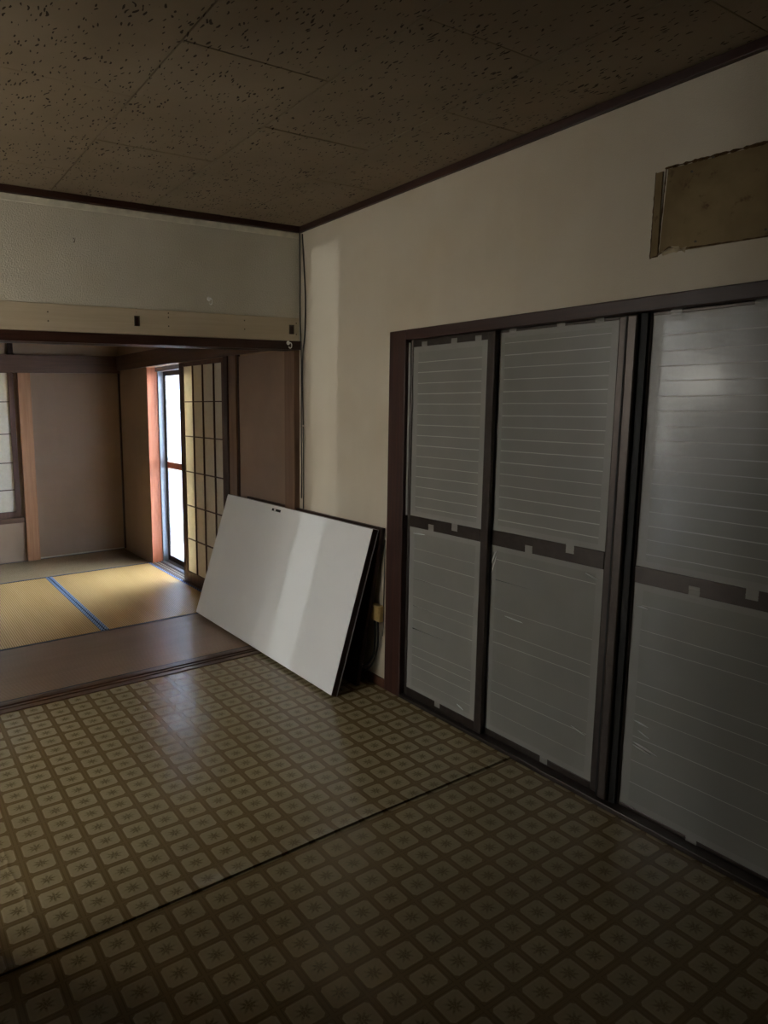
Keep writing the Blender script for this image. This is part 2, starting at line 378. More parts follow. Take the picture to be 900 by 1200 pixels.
# trims
S(bx('trim_1', M_WOOD_X, (XL, XR - 0.022, YB - 0.022, YB, 2.343, H), bevel=0.003))
S(bx('trim_2', M_WOOD_Y, (XR - 0.022, XR, YK, YB - 0.001, 2.343, H), bevel=0.003))
S(bx('trim_3', M_MOULD, (XL, XR - 0.004, YB - 0.006, YB, 2.312, 2.341), bevel=0.002))
lb = S(bx('trim_4', M_CREAMWOOD, (XL, 2.128, YB - 0.012, YB, 1.765, 1.888), bevel=0.002))
for x, z in ((0.755, 1.85), (0.755, 1.81), (1.345, 1.855), (1.345, 1.812), (1.78, 1.86), (1.78, 1.815), (2.11, 1.86), (2.11, 1.80), (1.345, 1.875)):
    bm = bmesh.new(); bmesh.ops.create_cone(bm, cap_ends=True, segments=10, radius1=0.004, radius2=0.003, depth=0.002, matrix=Matrix.Translation((x, YB - 0.0125, z)) @ Matrix.Rotation(math.pi / 2, 4, 'X'))
    obj('nail_hole', bm, M_METAL, lb)
bm = bmesh.new()
box(bm, 0.10, XR - 0.012, YB - 0.018, YP + 0.012, 1.735, 1.763)
for a, b in ((YB - 0.018, YB + 0.012), (YB + 0.032, YB + 0.052), (YB + 0.072, YP + 0.012)): box(bm, 0.10, XR - 0.012, a, b, 1.717, 1.735)
S(obj('trim_5', bm, M_WOOD_X))
# threshold with grooves
bm = bmesh.new()
box(bm, 0.10, XR - 0.002, YB - 0.012, YP + 0.006, -0.03, 0.001)
for a, b in ((YB - 0.012, YB + 0.018), (YB + 0.036, YB + 0.048), (YB + 0.066, YP + 0.006)): box(bm, 0.10, XR - 0.002, a, b, 0.001, 0.008)
S(obj('trim_6', bm, M_THRESH))
# partition corner post, baseboards
S(bx('trim_7', M_POST2, (2.112, XR, YB + 0.014, YP + 0.014, 0.008, 1.717), bevel=0.002))
S(bx('baseboard_right', M_BROWNBASE, (XR - 0.012, XR, WY1, YB - 0.013, 0.0, 0.05), bevel=0.002))

# ------------------------------------------------------------------ tatami room
ZT = 2.16
S(bx('floor.001', M_BROWNBASE, (XL, XR, YP, YF, -0.10, -0.055)))
S(bx('ceiling.001', wood('ceiling_wood', (0.05, 0.028, 0.015), (0.08, 0.045, 0.025), 1), (XL, XR, YP, YF, ZT, ZT + 0.05)))
bm = bmesh.new()
FW0, FW1, FZ0, FZ1 = 0.10, 1.165, 0.40, 1.712
box(bm, XL, XR + 0.15, YF, YF + 0.12, -0.1, FZ0); box(bm, XL, XR + 0.15, YF, YF + 0.12, FZ1, ZT + 0.05)
box(bm, XL, FW0, YF, YF + 0.12, FZ0, FZ1); box(bm, FW1, XR + 0.15, YF, YF + 0.12, FZ0, FZ1)
S(obj('wall_far', bm, M_PLASTER))
TW0, TW1, TZ = 3.80, 5.458, 1.735
bm = bmesh.new()
box(bm, XR, XR + 0.15, YB + 0.05, TW0, -0.1, ZT + 0.05); box(bm, XR, XR + 0.15, TW0, TW1, TZ, ZT + 0.05); box(bm, XR, XR + 0.15, TW1, YF, -0.1, ZT + 0.05)
box(bm, XR, XR + 0.15, TW0, TW1, -0.1, -0.02)
S(obj('wall_right.001', bm, M_PLASTER))
# beams around the room (nageshi) and posts
S(bx('trim_8', M_BEAM_X, (XL, XR, YF - 0.03, YF, 1.712, 1.872), bevel=0.002))
S(bx('trim_9', M_BEAM_Y, (XR - 0.03, XR, YP, YF - 0.031, 1.737, 1.872), bevel=0.002))
S(bx('trim_10', M_POST, (1.200, 1.312, YF - 0.035, YF, 0.0, 1.711), bevel=0.002))
S(bx('trim_11', M_WOOD_Z, (1.135, 1.180, YF - 0.02, YF, 1.873, ZT), bevel=0.002))
S(bx('trim_12', M_WOOD_Z, (2.135, XR, YF - 0.02, YF, 0.0, 1.711)))
S(bx('trim_13', M_PLASTER, (XL, 1.199, YF - 0.012, YF, 0.0, 0.365)))
S(bx('trim_14', M_BEAM_X, (XL, 1.19, YF - 0.045, YF, 0.366, 0.412), bevel=0.002))
S(bx('trim_15', M_CREAMWOOD, (1.313, XR - 0.02, YF - 0.008, YF, 0.0, 0.012)))
# post and brown fixed panel on the right side, next to the partition
S(bx('trim_16', M_POST2, (2.125, XR, 3.822, 3.925, 0.0, 1.736), bevel=0.002))
S(bx('trim_17', M_WOOD_Z, (2.118, XR + 0.035, 3.926, 3.985, 0.0, 1.736), bevel=0.002))
pn = empty('wall_panel', (XR, 3.52, 0)); S(pn)
bx('board', M_PANEL, (XR - 0.010, XR - 0.001, 3.234, 3.805, 0.01, 1.725), pn)
bx('edge_strip', M_WOOD_Z, (XR - 0.014, XR - 0.001, 3.805, 3.821, 0.0, 1.736), pn)
bx('edge_strip', M_PANEL, (XR - 0.013, XR - 0.001, 3.224, 3.234, 0.0, 1.736), pn)

# tatami mats
def mat(x0, x1, y0, y1, m, heri, along, label, z=0.0):
    r = empty('tatami_mat', ((x0 + x1) / 2, (y0 + y1) / 2, z - 0.055)); tag(r, label, 'mat')
    w = 0.024; g = 0.002
    x0 += g; x1 -= g; y0 += g; y1 -= g
    bx('mat_surface', m, (x0 + 0.001, x1 - 0.001, y0 + 0.001, y1 - 0.001, z - 0.055, z), r)
    if along == 1:
        bx('border', heri, (x0, x0 + w, y0, y1, z - 0.03, z + 0.0015), r, 0.0006); bx('border', heri, (x1 - w, x1, y0, y1, z - 0.03, z + 0.0015), r, 0.0006)
    else:
        bx('border', heri, (x0, x1, y0, y0 + w * 0.8, z - 0.03, z + 0.0015), r, 0.0006); bx('border', heri, (x0, x1, y1 - w * 0.8, y1, z - 0.03, z + 0.0015), r, 0.0006)
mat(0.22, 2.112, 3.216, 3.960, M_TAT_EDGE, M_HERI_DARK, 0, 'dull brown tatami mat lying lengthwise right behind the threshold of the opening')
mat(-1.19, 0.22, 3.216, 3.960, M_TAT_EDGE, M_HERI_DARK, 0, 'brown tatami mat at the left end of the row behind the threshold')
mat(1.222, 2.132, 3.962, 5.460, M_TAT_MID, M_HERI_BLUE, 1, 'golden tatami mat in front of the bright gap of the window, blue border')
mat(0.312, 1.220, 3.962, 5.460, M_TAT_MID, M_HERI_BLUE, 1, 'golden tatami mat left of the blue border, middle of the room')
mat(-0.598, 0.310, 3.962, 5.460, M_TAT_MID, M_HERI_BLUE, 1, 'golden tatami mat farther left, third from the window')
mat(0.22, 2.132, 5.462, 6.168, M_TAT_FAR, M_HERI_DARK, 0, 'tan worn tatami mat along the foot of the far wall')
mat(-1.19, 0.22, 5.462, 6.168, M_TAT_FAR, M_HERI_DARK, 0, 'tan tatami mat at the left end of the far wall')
S(bx('trim_18', M_BEAM_Y, (2.114, XR, YP + 0.016, 3.960, -0.05, 0.0)))

# ------------------------------------------------------------------ shoji screens
def muntin_grid(r, axis, a0, a1, zs, cs, d0, d1, w=0.010):
    """axis 1: the screen lies along Y at X d0..d1; axis 0: along X at Y d0..d1"""
    def B(name, m, lo, hi, z0, z1, e0, e1, bev=0.0):
        b = (e0, e1, lo, hi, z0, z1) if axis == 1 else (lo, hi, e0, e1, z0, z1)
        return bx(name, m, b, r, bev)
    return B
def shoji(name, label, axis, lo, hi, z0, z1, d0, d1, stl, str_, rail0, rail1, cs, zs, group=None):
    mid = ((d0 + d1) / 2, (lo + hi) / 2, z0) if axis == 1 else ((lo + hi) / 2, (d0 + d1) / 2, z0)
    r = empty(name, mid); tag(r, label, 'screen', group)
    def B(nm, m, a, b, za, zb, e0, e1, bev=0.0):
        return bx(nm, m, (e0, e1, a, b, za, zb) if axis == 1 else (a, b, e0, e1, za, zb), r, bev)
    B('stile', M_SHOJIWOOD, lo, lo + stl, z0, z1, d0, d1, 0.0015); B('stile', M_SHOJIWOOD, hi - str_, hi, z0, z1, d0, d1, 0.0015)
    B('rail', M_SHOJIWOOD, lo + stl, hi - str_, z0, z0 + rail0, d0 + 0.002, d1 - 0.002, 0.0015)
    B('rail', M_SHOJIWOOD, lo + stl, hi - str_, z1 - rail1, z1, d0 + 0.002, d1 - 0.002, 0.0015)
    inner = d0 if axis == 1 else d0
    for c in cs: B('muntin', M_SHOJIWOOD, c - 0.005, c + 0.005, z0 + rail0, z1 - rail1, d0 + 0.004, d0 + 0.014)
    for z in zs: B('muntin', M_SHOJIWOOD, lo + stl, hi - str_, z - 0.004, z + 0.004, d0 + 0.0045, d0 + 0.0135)
    # paper, one sheet per cell row
    zz = [z0 + rail0] + sorted(zs) + [z1 - rail1]
    for a, b in zip(zz, zz[1:]):
        B('paper', M_PAPER, lo + stl, hi - str_, a, b, d0 + 0.0145, d0 + 0.0149)
    return r
ZS = [0.358, 0.626, 0.895, 1.171, 1.436]
shoji('shoji_screen', 'paper shoji screen beside the bright window gap, room side', 1, 3.987, 4.775, 0.004, 1.733, 2.150, 2.178, 0.085, 0.060, 0.085, 0.030,
      [4.205, 4.382, 4.549], ZS)
shoji('shoji_screen', 'second shoji screen, mostly hidden behind the first one at the window', 1, 3.815, 4.575, 0.004, 1.733, 2.186, 2.212, 0.045, 0.030, 0.085, 0.030,
      [4.04, 4.21, 4.38], ZS)
shoji('window_shoji', 'small paper shoji of the raised far window at the left edge', 0, 0.44, 1.165, 0.412, 1.712, YF - 0.028, YF - 0.004, 0.045, 0.045, 0.058, 0.004,
      [0.62, 0.79, 0.955], [0.668, 0.913, 1.171, 1.456])
shoji('window_shoji', 'small paper shoji behind the first one in the far window', 0, 0.12, 0.60, 0.412, 1.712, YF + 0.002, YF + 0.026, 0.035, 0.035, 0.058, 0.004,
      [0.28, 0.44], [0.668, 0.913, 1.171, 1.456])
# far window behind the shoji
w3 = empty('window_3', (0.63, YF + 0.08, FZ0)); S(w3)
bm = bmesh.new(); box(bm, FW0, FW1, YF + 0.06, YF + 0.09, FZ0, FZ0 + 0.03); box(bm, FW0, FW1, YF + 0.06, YF + 0.09, FZ1 - 0.03, FZ1)
for a in (FW0, 0.615, FW1 - 0.03): box(bm, a, a + 0.03, YF + 0.06, YF + 0.09, FZ0 + 0.03, FZ1 - 0.03)
obj('window_frame', bm, M_ALU, w3); bx('pane', M_FROST, (FW0, FW1, YF + 0.073, YF + 0.077, FZ0, FZ1), w3)

# ------------------------------------------------------------------ tatami room window
w2 = empty('window_2', (2.26, 4.62, 0)); S(w2)
bx('jamb', M_JAMB, (XR - 0.004, 2.243, TW1 - 0.014, TW1 - 0.001, -0.02, TZ), w2)
bx('head', M_BEAM_Y, (XR, 2.243, TW0, TW1, 1.737, 1.752), w2)
bx('sill', M_BEAM_Y, (XR - 0.016, 2.225, TW0, TW1, -0.05, 0.0), w2)
for k in range(2): bx('sill_rail', M_CREAMWOOD, (2.162 + 0.030 * k, 2.168 + 0.030 * k, TW0, TW1, 0.0, 0.004), w2)
bm = bmesh.new()
box(bm, 2.225, 2.34, TW0, TW1, -0.03, 0.006); box(bm, 2.225, 2.34, TW0, TW1, 1.70, 1.737); box(bm, 2.2435, 2.34, TW1 - 0.028, TW1 + 0.03, 0.006, 1.70)
for x in (2.262, 2.285, 2.312): box(bm, x, x + 0.003, TW0, TW1, 0.006, 0.018)
obj('window_frame', bm, M_ALU_L, w2)
def sash(root, x, y0, y1, z0, z1, zm, t, st, mf, mg, rb=0.05, rt=0.04, dep=0.022, rail_m=None):
    s = empty('sash', (x, (y0 + y1) / 2, z0), root)
    bx('stile', mf, (x, x + dep, y0, y0 + st, z0, z1), s, 0.0015); bx('stile', mf, (x, x + dep, y1 - st, y1, z0, z1), s, 0.0015)
    bx('rail', mf, (x + 0.002, x + dep - 0.002, y0 + st, y1 - st, z0, z0 + rb), s, 0.001); bx('rail', mf, (x + 0.002, x + dep - 0.002, y0 + st, y1 - st, z1 - rt, z1), s, 0.001)
    bx('rail', rail_m or mf, (x + 0.001, x + dep - 0.001, y0 + st, y1 - st, zm - t / 2, zm + t / 2), s, 0.001)
    bx('pane', mg, (x + dep / 2 - 0.002, x + dep / 2 + 0.002, y0 + st, y1 - st, z0 + rb, zm - t / 2), s)
    bx('pane', mg, (x + dep / 2 - 0.002, x + dep / 2 + 0.002, y0 + st, y1 - st, zm + t / 2, z1 - rt), s)
    return s
sash(w2, 2.290, 4.60, 5.425, 0.012, 1.700, 0.885, 0.055, 0.036, M_ALU, M_FROST, rail_m=M_JAMB)
sash(w2, 2.262, 3.82, 4.64, 0.012, 1.700, 0.885, 0.055, 0.036, M_ALU, M_FROST)

# ------------------------------------------------------------------ large taped window
w1 = empty('window_1', (XR + 0.03, (WY0 + WY1) / 2, 0)); S(w1)
bx('jamb', M_WOOD_Z, (2.138, 2.26, 2.262, WY1, 0.0, WZ), w1, 0.004)
bx('jamb', M_WOOD_Z, (2.138, 2.26, WY0, WY0 + 0.10, 0.0, WZ), w1, 0.004)
bx('head', M_WOOD_Y, (2.138, 2.26, WY0 + 0.10, 2.262, 1.702, WZ), w1, 0.003)
bx('sill', M_ALU, (2.138, 2.26, WY0 + 0.10, 2.262, 0.0, 0.018), w1, 0.002)
bx('gap_strip', M_BLACK, (2.175, 2.225, 2.249, 2.2619, 0.018, 1.70), w1)
bx('mullion', M_ALU, (2.158, 2.20, 1.236, 1.272, 0.018, 1.70), w1, 0.006)
bx('gap_strip', M_BLACK, (2.172, 2.215, 1.2125, 1.2355, 0.018, 1.70), w1)  # black strip standing in for the shade in the deep gap
bx('gap_strip', M_BLACK, (2.172, 2.178, 1.2725, 1.2835, 0.018, 1.70), w1)
def taped_sash(x, y0, y1, zt, zm0, zm1, zb, st0, st1, low_lines, sd):
    """sash with glass, packing tape stuck over the glass in horizontal rows and along the edges"""
    rnd = random.Random(sd); dep = 0.022
    s = empty('sash', (x, (y0 + y1) / 2, 0.018), w1)
    bx('stile', M_ALU, (x, x + dep, y0, y0 + st0, 0.018, 1.70), s, 0.004); bx('stile', M_ALU, (x, x + dep, y1 - st1, y1, 0.018, 1.70), s, 0.004)
    g0, g1 = y0 + st0, y1 - st1
    bx('rail', M_ALU, (x + 0.003, x + dep, g0, g1, 0.018, zb), s, 0.002); bx('rail', M_ALU, (x + 0.003, x + dep, g0, g1, zt, 1.70), s, 0.002)
    bx('rail', M_ALU, (x + 0.001, x + dep, g0, g1, zm0, zm1), s, 0.002)
    for a, b in ((zb, zm0), (zm1, zt)): bx('pane', M_GLASS, (x + 0.013, x + 0.016, g0, g1, a, b), s)
    xf = x + 0.010
    def strip(nm, m, ya, yb, za, zc, dx, slant=0.0, wob=0.0):
        bm = bmesh.new(); n = 14; top = []; bot = []
        vert = (zc - za) > (yb - ya)
        for i in range(n + 1):
            t = i / n; w = rnd.uniform(-1, 1) * wob; off = dx - rnd.random() * 0.0006
            if vert: p0 = (off, ya + w, za + (zc - za) * t); p1 = (off, yb + w, za + (zc - za) * t)
            else: p0 = (off, ya + (yb - ya) * t, za + slant * t + w); p1 = (off, ya + (yb - ya) * t, zc + slant * t + w)
            bot.append(bm.verts.new(p0)); top.append(bm.verts.new(p1))
        for i in range(n): bm.faces.new((bot[i], bot[i + 1], top[i + 1], top[i]))
        return obj(nm, bm, m, s)
    k = 0; z = zm1 - 0.004
    while z < zt - 0.01:                                    # rows above the middle rail
        sl = rnd.uniform(-0.0015, 0.0015); hh = 0.0467; top = min(z + hh + rnd.uniform(0.0035, 0.0060), zt + 0.004)
        strip('tape_strip', M_TAPE, g0 + 0.004, g1 - 0.004, z, top, xf - 0.00035 * (k % 2) - 0.0002, sl, 0.0005)
        if k: strip('tape_lap', M_LAP, g0 + 0.004, g1 - 0.004, z, z + rnd.uniform(0.0022, 0.0038), xf - 0.0016, sl, 0.0005)
        z += hh; k += 1
    z = zb
    while z < zm0 - 0.01:                                   # rows below it, wider laps, uneven
        sl = rnd.uniform(-0.004, 0.004); hh = rnd.choice((0.047, 0.05, 0.06, 0.085)) if low_lines else 0.06
        top = min(z + hh + rnd.uniform(0.0020, 0.0045), zm0 + 0.002)
        strip('tape_strip', M_TAPE, g0 + 0.004, g1 - 0.004, z, top, xf - 0.00035 * (k % 2) - 0.0002, sl, 0.0006)
        if z > zb and rnd.random() < 0.85: strip('tape_lap', M_LAP, g0 + 0.004, g1 - 0.004, z, z + rnd.uniform(0.0010, 0.0026), xf - 0.0016, sl, 0.0005)
        z += hh; k += 1
    for za, zc in ((zb - 0.004, zm0 + 0.004), (zm1 - 0.004, zt + 0.004)):
        strip('edge_tape', M_TAPE2, g0 - 0.003, g0 + 0.028, za, zc, xf - 0.003, 0, 0.0012); strip('edge_tape', M_TAPE2, g1 - 0.030, g1 + 0.003, za, zc, xf - 0.003, 0, 0.0012)
        strip('edge_tape', M_TAPE2, g0, g1, za, za + 0.026, xf - 0.0038, rnd.uniform(-0.003, 0.003), 0.0008); strip('edge_tape', M_TAPE2, g0, g1, zc - 0.026, zc, xf - 0.0038, rnd.uniform(-0.003, 0.003), 0.0008)
    # short tabs that hold the film to the rails
    tabs = [(t, zt - 0.022, zt + 0.020) for t in (0.14, 0.40, 0.80)] + [(0.30, zm1 - 0.03, zm1 + 0.010), (0.62, zm0 - 0.012, zm0 + 0.03), (0.45, zb - 0.02, zb + 0.02)]
    for t, za, zc in tabs:
        yc = g0 + (g1 - g0) * (t + rnd.uniform(-0.06, 0.06)); strip('tape_tab', M_TAPE2, yc - 0.016, yc + 0.016, za, zc, x - 0.0008, 0, 0.0006)
    # creases pulled from the tape edges
    def crease(ya, za, yb, zb_, h, w):
        bm = bmesh.new(); a = Vector((xf - 0.0045, ya, za)); b = Vector((xf - 0.0045, yb, zb_)); d = (b - a).normalized(); nrm = Vector((0, -d.z, d.y))
        prev = None; n = 10
        for i in range(n + 1):
            t = i / n; e = math.sin(math.pi * min(1, t * 1.0 + 0.0001)) ** 0.6 if 0 < t < 1 else 0.0; c = a.lerp(b, t)
            cur = [bm.verts.new(c - nrm * w * e), bm.verts.new(c + Vector((-h * e, 0, 0))), bm.verts.new(c + nrm * w * e)]
            if prev:
                for q in range(2): bm.faces.new((prev[q], prev[q + 1], cur[q + 1], cur[q]))
            prev = cur
        bmesh.ops.remove_doubles(bm, verts=bm.verts, dist=1e-6)
        obj('crease', bm, M_CREASE, s)
    if sd == 3:
        crease(g1 - 0.03, 0.268, g1 - 0.115, 0.252, 0.006, 0.004); crease(g1 - 0.03, 0.258, g1 - 0.09, 0.245, 0.005, 0.003)
        crease(g1 - 0.03, 0.345, g1 - 0.08, 0.338, 0.004, 0.003); crease(g1 - 0.045, 0.315, g1 - 0.085, 0.300, 0.004, 0.003); crease(g1 - 0.01, 0.745, g1 - 0.05, 0.741, 0.004, 0.003)
    if sd == 2:
        crease(g1 - 0.08, 0.560, g1 - 0.17, 0.555, 0.004, 0.003); crease(g1 - 0.03, 0.82, g1 - 0.004, 0.76, 0.005, 0.003); crease(g0 + 0.03, 0.21, g0 + 0.09, 0.225, 0.004, 0.003)
        crease(g1 - 0.03, 0.80, g1 - 0.008, 0.72, 0.004, 0.003); crease(g0 + 0.02, 0.80, g0 + 0.07, 0.815, 0.004, 0.003)
    if sd == 1: crease(g1 - 0.02, 0.82, g1 - 0.10, 0.825, 0.004, 0.003); crease(g0 + 0.10, 0.10, g0 + 0.06, 0.085, 0.004, 0.004)
    return s
taped_sash(2.158, 1.788, 2.249, 1.668, 0.850, 0.903, 0.060, 0.037, 0.012, True, 1)
taped_sash(2.181, 1.2840, 1.812, 1.690, 0.842, 0.905, 0.045, 0.027, 0.018, True, 2)
taped_sash(2.181, 0.700, 1.212, 1.690, 0.823, 0.880, 0.030, 0.030, 0.008, True, 3)
taped_sash(2.158, 0.201, 0.735, 1.690, 0.823, 0.880, 0.045, 0.030, 0.030, True, 4)
bx('weather_strip', M_TAPE2, (2.1575, 2.1579, 2.2495, 2.2615, 0.9, 1.69), w1)
bx('weather_strip', M_TAPE2, (2.1735, 2.1745, 2.2495, 2.2612, 0.03, 0.88), w1)
# steel shutter added outside the large window to keep daylight out
sh = tag(empty('roller_shutter', (2.30, 1.23, 0.0)), 'closed grey steel shutter added behind the taped window panes', 'shutter')
for k in range(37):
    z = 0.0467 * k; bm = bmesh.new()
    prof = [(2.310, z), (2.304, z + 0.006), (2.3035, z + 0.034), (2.308, z + 0.041), (2.310, z + 0.0467), (2.316, z + 0.0467), (2.316, z)]
    a = [bm.verts.new((x, WY0 - 0.04, zz)) for x, zz in prof]; b = [bm.verts.new((x, WY1 + 0.04, zz)) for x, zz in prof]
    for i in range(len(prof)): j = (i + 1) % len(prof); bm.faces.new((a[i], a[j], b[j], b[i]))
    bm.faces.new(a); bm.faces.new(b[::-1]); obj('slat', bm, M_SLAT, sh)
bx('bottom_guide', M_SLAT, (2.3005, 2.335, WY0 - 0.05, WY1 + 0.05, -0.05, -0.0005), sh)
for a, b in ((WY0 - 0.07, WY0 - 0.041), (WY1 + 0.041, WY1 + 0.07)): bx('side_guide', M_SLAT, (2.3005, 2.335, a, b, -0.05, 1.728), sh)
bx('shutter_box', M_SLAT, (2.3025, 2.42, WY0 - 0.05, WY1 + 0.05, 1.7285, 1.95), sh)

# ------------------------------------------------------------------ leaning door panels
def leaning(name, label, bot, top, th, face, edge, plate=False, line=False):
    # bot / top : (x, y_right, y_left, z) of the front surface
    A = Vector((bot[0], bot[1], bot[3])); B_ = Vector((bot[0], bot[2], bot[3])); C_ = Vector((top[0], top[2], top[3])); D = Vector((top[0], top[1], top[3]))
    nrm = (B_ - A).cross(D - A).normalized()
    if nrm.x > 0: nrm = -nrm                      # towards the room
    off = -nrm * th
    r = empty(name, ((A.x + off.x), (A.y + B_.y) / 2, 0)); tag(r, label, 'panel')
    bm = bmesh.new(); e = nrm * 0.0025; hexa(bm, [A - e, B_ - e, C_ - e, D - e, A + off, B_ + off, C_ + off, D + off]); obj('frame', bm, edge, r, bevel=0.0012)
    i = 0.0025; bm = bmesh.new()
    def q(u, v): return (A.lerp(B_, u)).lerp(D.lerp(C_, u), v)
    lo, hi = 0.0015, 0.9985
    P = [q(lo, 0.002), q(hi, 0.002), q(hi, 0.998), q(lo, 0.998)]
    hexa(bm, P + [p - e for p in P]); obj('face_sheet', bm, face, r, label='plain white face' if face == M_WHITEFACE else None)
    if line:
        P = [q(-0.0012, 0.0), q(1.0, 0.0), q(1.0, 1.002), q(-0.0012, 1.002)]
        bm = bmesh.new(); s1, s2 = off * 0.80, off * 0.88; hexa(bm, [p + s1 for p in P] + [p + s2 for p in P]); obj('edge_line', bm, M_GREYPL, r, label='thin pale line in the dark edge')
    if plate:
        def plate_box(nm, m, u0, u1, v0, v1, h):
            Q = [q(u0, v0), q(u1, v0), q(u1, v1), q(u0, v1)]; bm = bmesh.new(); hexa(bm, [p + nrm * h for p in Q] + list(Q)); return obj(nm, bm, m, r)
        u = 0.548
        plate_box('latch_plate', M_BLACK, u, u + 0.062, 0.958, 0.976, 0.002)
        o = plate_box('latch_slot', M_CERAMIC, u + 0.034, u + 0.046, 0.960, 0.974, 0.0028); o['label'] = 'white mark in the black plate'
    return r
leaning('door_panel', 'white faced panel with dark edges leaning lengthwise in front of the corner', (1.844, 2.414, 3.925, 0.020), (2.080, 2.399, 3.872, 0.8185), 0.042, M_WHITEFACE, M_DARKEDGE, True, True)
leaning('door_panel', 'dark panel tucked behind the white one, seen only at its right end', (2.040, 2.466, 3.720, 0.003), (2.124, 2.384, 3.690, 0.820), 0.022, M_DARKEDGE, M_DARKEDGE)

# ------------------------------------------------------------------ small things
def cuphook(name, label, x, y, z, s=1.0, axis='y', m=None, group=None):
    m = m or M_CERAMIC
    r = empty(name, (x, y, z)); tag(r, label, 'hook', group)
    bm = bmesh.new(); bmesh.ops.create_cone(bm, cap_ends=True, segments=14, radius1=0.009 * s, radius2=0.006 * s, depth=0.005 * s, matrix=Matrix.Translation((x, y - 0.0025 * s, z)) @ Matrix.Rotation(math.pi / 2, 4, 'X'))
    obj('base', bm, m, r)
    bm = bmesh.new(); pts = [(x, y - 0.004 * s, z), (x, y - 0.016 * s, z - 0.001)]
    pts += [(x, y - 0.016 * s - 0.011 * s * math.sin(t), z - 0.012 * s + 0.011 * s * math.cos(t)) for t in [0.3 + 0.5 * k for k in range(9)]]
    tube(bm, smooth_path(pts, 3), 0.0022 * s, 8); obj('hook', bm, m, r, smooth=True)
cuphook('cup_hook', 'white cup hook screwed into the cream wall above the opening', 1.579, YB, 1.960, 1.35)
cuphook('cup_hook', 'white cup hook on the dark lintel next to the corner', 2.052, YB - 0.018, 1.752, 1.3)
def nailhook(name, label, x, z):
    bm = bmesh.new(); tube(bm, smooth_path([(x, YB + 0.004, z + 0.004), (x, YB - 0.008, z + 0.004), (x + 0.003, YB - 0.010, z - 0.006), (x + 0.001, YB - 0.010, z - 0.014), (x - 0.004, YB - 0.012, z - 0.012)], 4), 0.0016, 8)
    tag(obj(name, bm, M_METAL, smooth=True), label, 'hook')
nailhook('wire_hook', 'small bent wire hook high on the cream wall at left', 0.891, 2.180)
nailhook('wire_hook', 'tiny wire hook just above the left lintel bracket', 1.180, 1.884)
def bracket(label, x0, x1, z0, z1):
    r = empty('lintel_bracket', ((x0 + x1) / 2, YB - 0.012, z0)); tag(r, label, 'bracket')
    y = YB - 0.0121; t = 0.004
    bx('plate', M_WOOD_Z, (x0, x1, y - 0.0015, y, z0, z1), r)
    bx('flange', M_METAL, (x0, x0 + t, y - 0.006, y - 0.0015, z0, z1), r); bx('flange', M_METAL, (x1 - t, x1, y - 0.006, y - 0.0015, z0, z1), r)
    bx('clip', M_METAL, (x0 + t, x1 - t, y - 0.005, y - 0.0015, z1 - 0.006, z1), r)
bracket('small brass-brown bracket on the cream lintel board, left one', 1.165, 1.192, 1.805, 1.853)
bracket('small brown bracket on the cream lintel board next to the corner', 2.062, 2.092, 1.800, 1.850)
bm = bmesh.new()
c = Vector((XR - 0.030, 3.90, 1.792))
tube(bm, smooth_path([c + Vector(v) for v in ((0, -0.08, 0.012), (-0.012, -0.02, 0.0), (-0.014, 0.0, -0.004), (-0.030, 0.02, -0.010), (-0.052, 0.035, 0.000), (-0.056, 0.045, 0.018))], 5), 0.0045, 8)
tube(bm, smooth_path([c + Vector(v) for v in ((-0.014, 0.0, -0.004), (-0.036, -0.015, -0.018), (-0.060, -0.015, -0.002), (-0.064, -0.015, 0.014))], 5), 0.0042, 8)
box(bm, c.x - 0.013, c.x, c.y - 0.085, c.y + 0.015, c.z - 0.012, c.z + 0.014)
tag(obj('coat_hook', bm, M_BLACK), 'black double coat hook on the beam above the brown panel', 'hook')
# cables in the corner
def cable(name, label, pts, r=0.0035):
    bm = bmesh.new(); tube(bm, smooth_path(pts, 6), r, 8); return tag(obj(name, bm, M_CABLE, smooth=True), label, 'cable')
cable('cable', 'black cable running straight down the corner beside the opening', [(2.136, YB - 0.010, 2.34), (2.137, YB - 0.012, 2.10), (2.135, YB - 0.013, 1.90), (2.134, YB - 0.024, 1.75), (2.133, YB - 0.026, 1.55), (2.135, YB - 0.024, 1.2), (2.136, YB - 0.024, 1.0), (2.136, YB - 0.022, 0.88)])
cable('cable', 'black cable bowed away from the corner above the opening', [(2.1445, YB - 0.022, 2.335), (2.1445, YB - 0.038, 2.16), (2.144, YB - 0.052, 1.98), (2.144, YB - 0.045, 1.80), (2.140, YB - 0.032, 1.70), (2.134, YB - 0.036, 1.58), (2.140, YB - 0.034, 1.3)])
cable('cable', 'thin black cable dangling along the lower corner', [(2.140, YB - 0.034, 1.29), (2.139, YB - 0.038, 1.18), (2.142, YB - 0.030, 1.05), (2.140, YB - 0.036, 0.90), (2.140, YB - 0.034, 0.5)], 0.003)
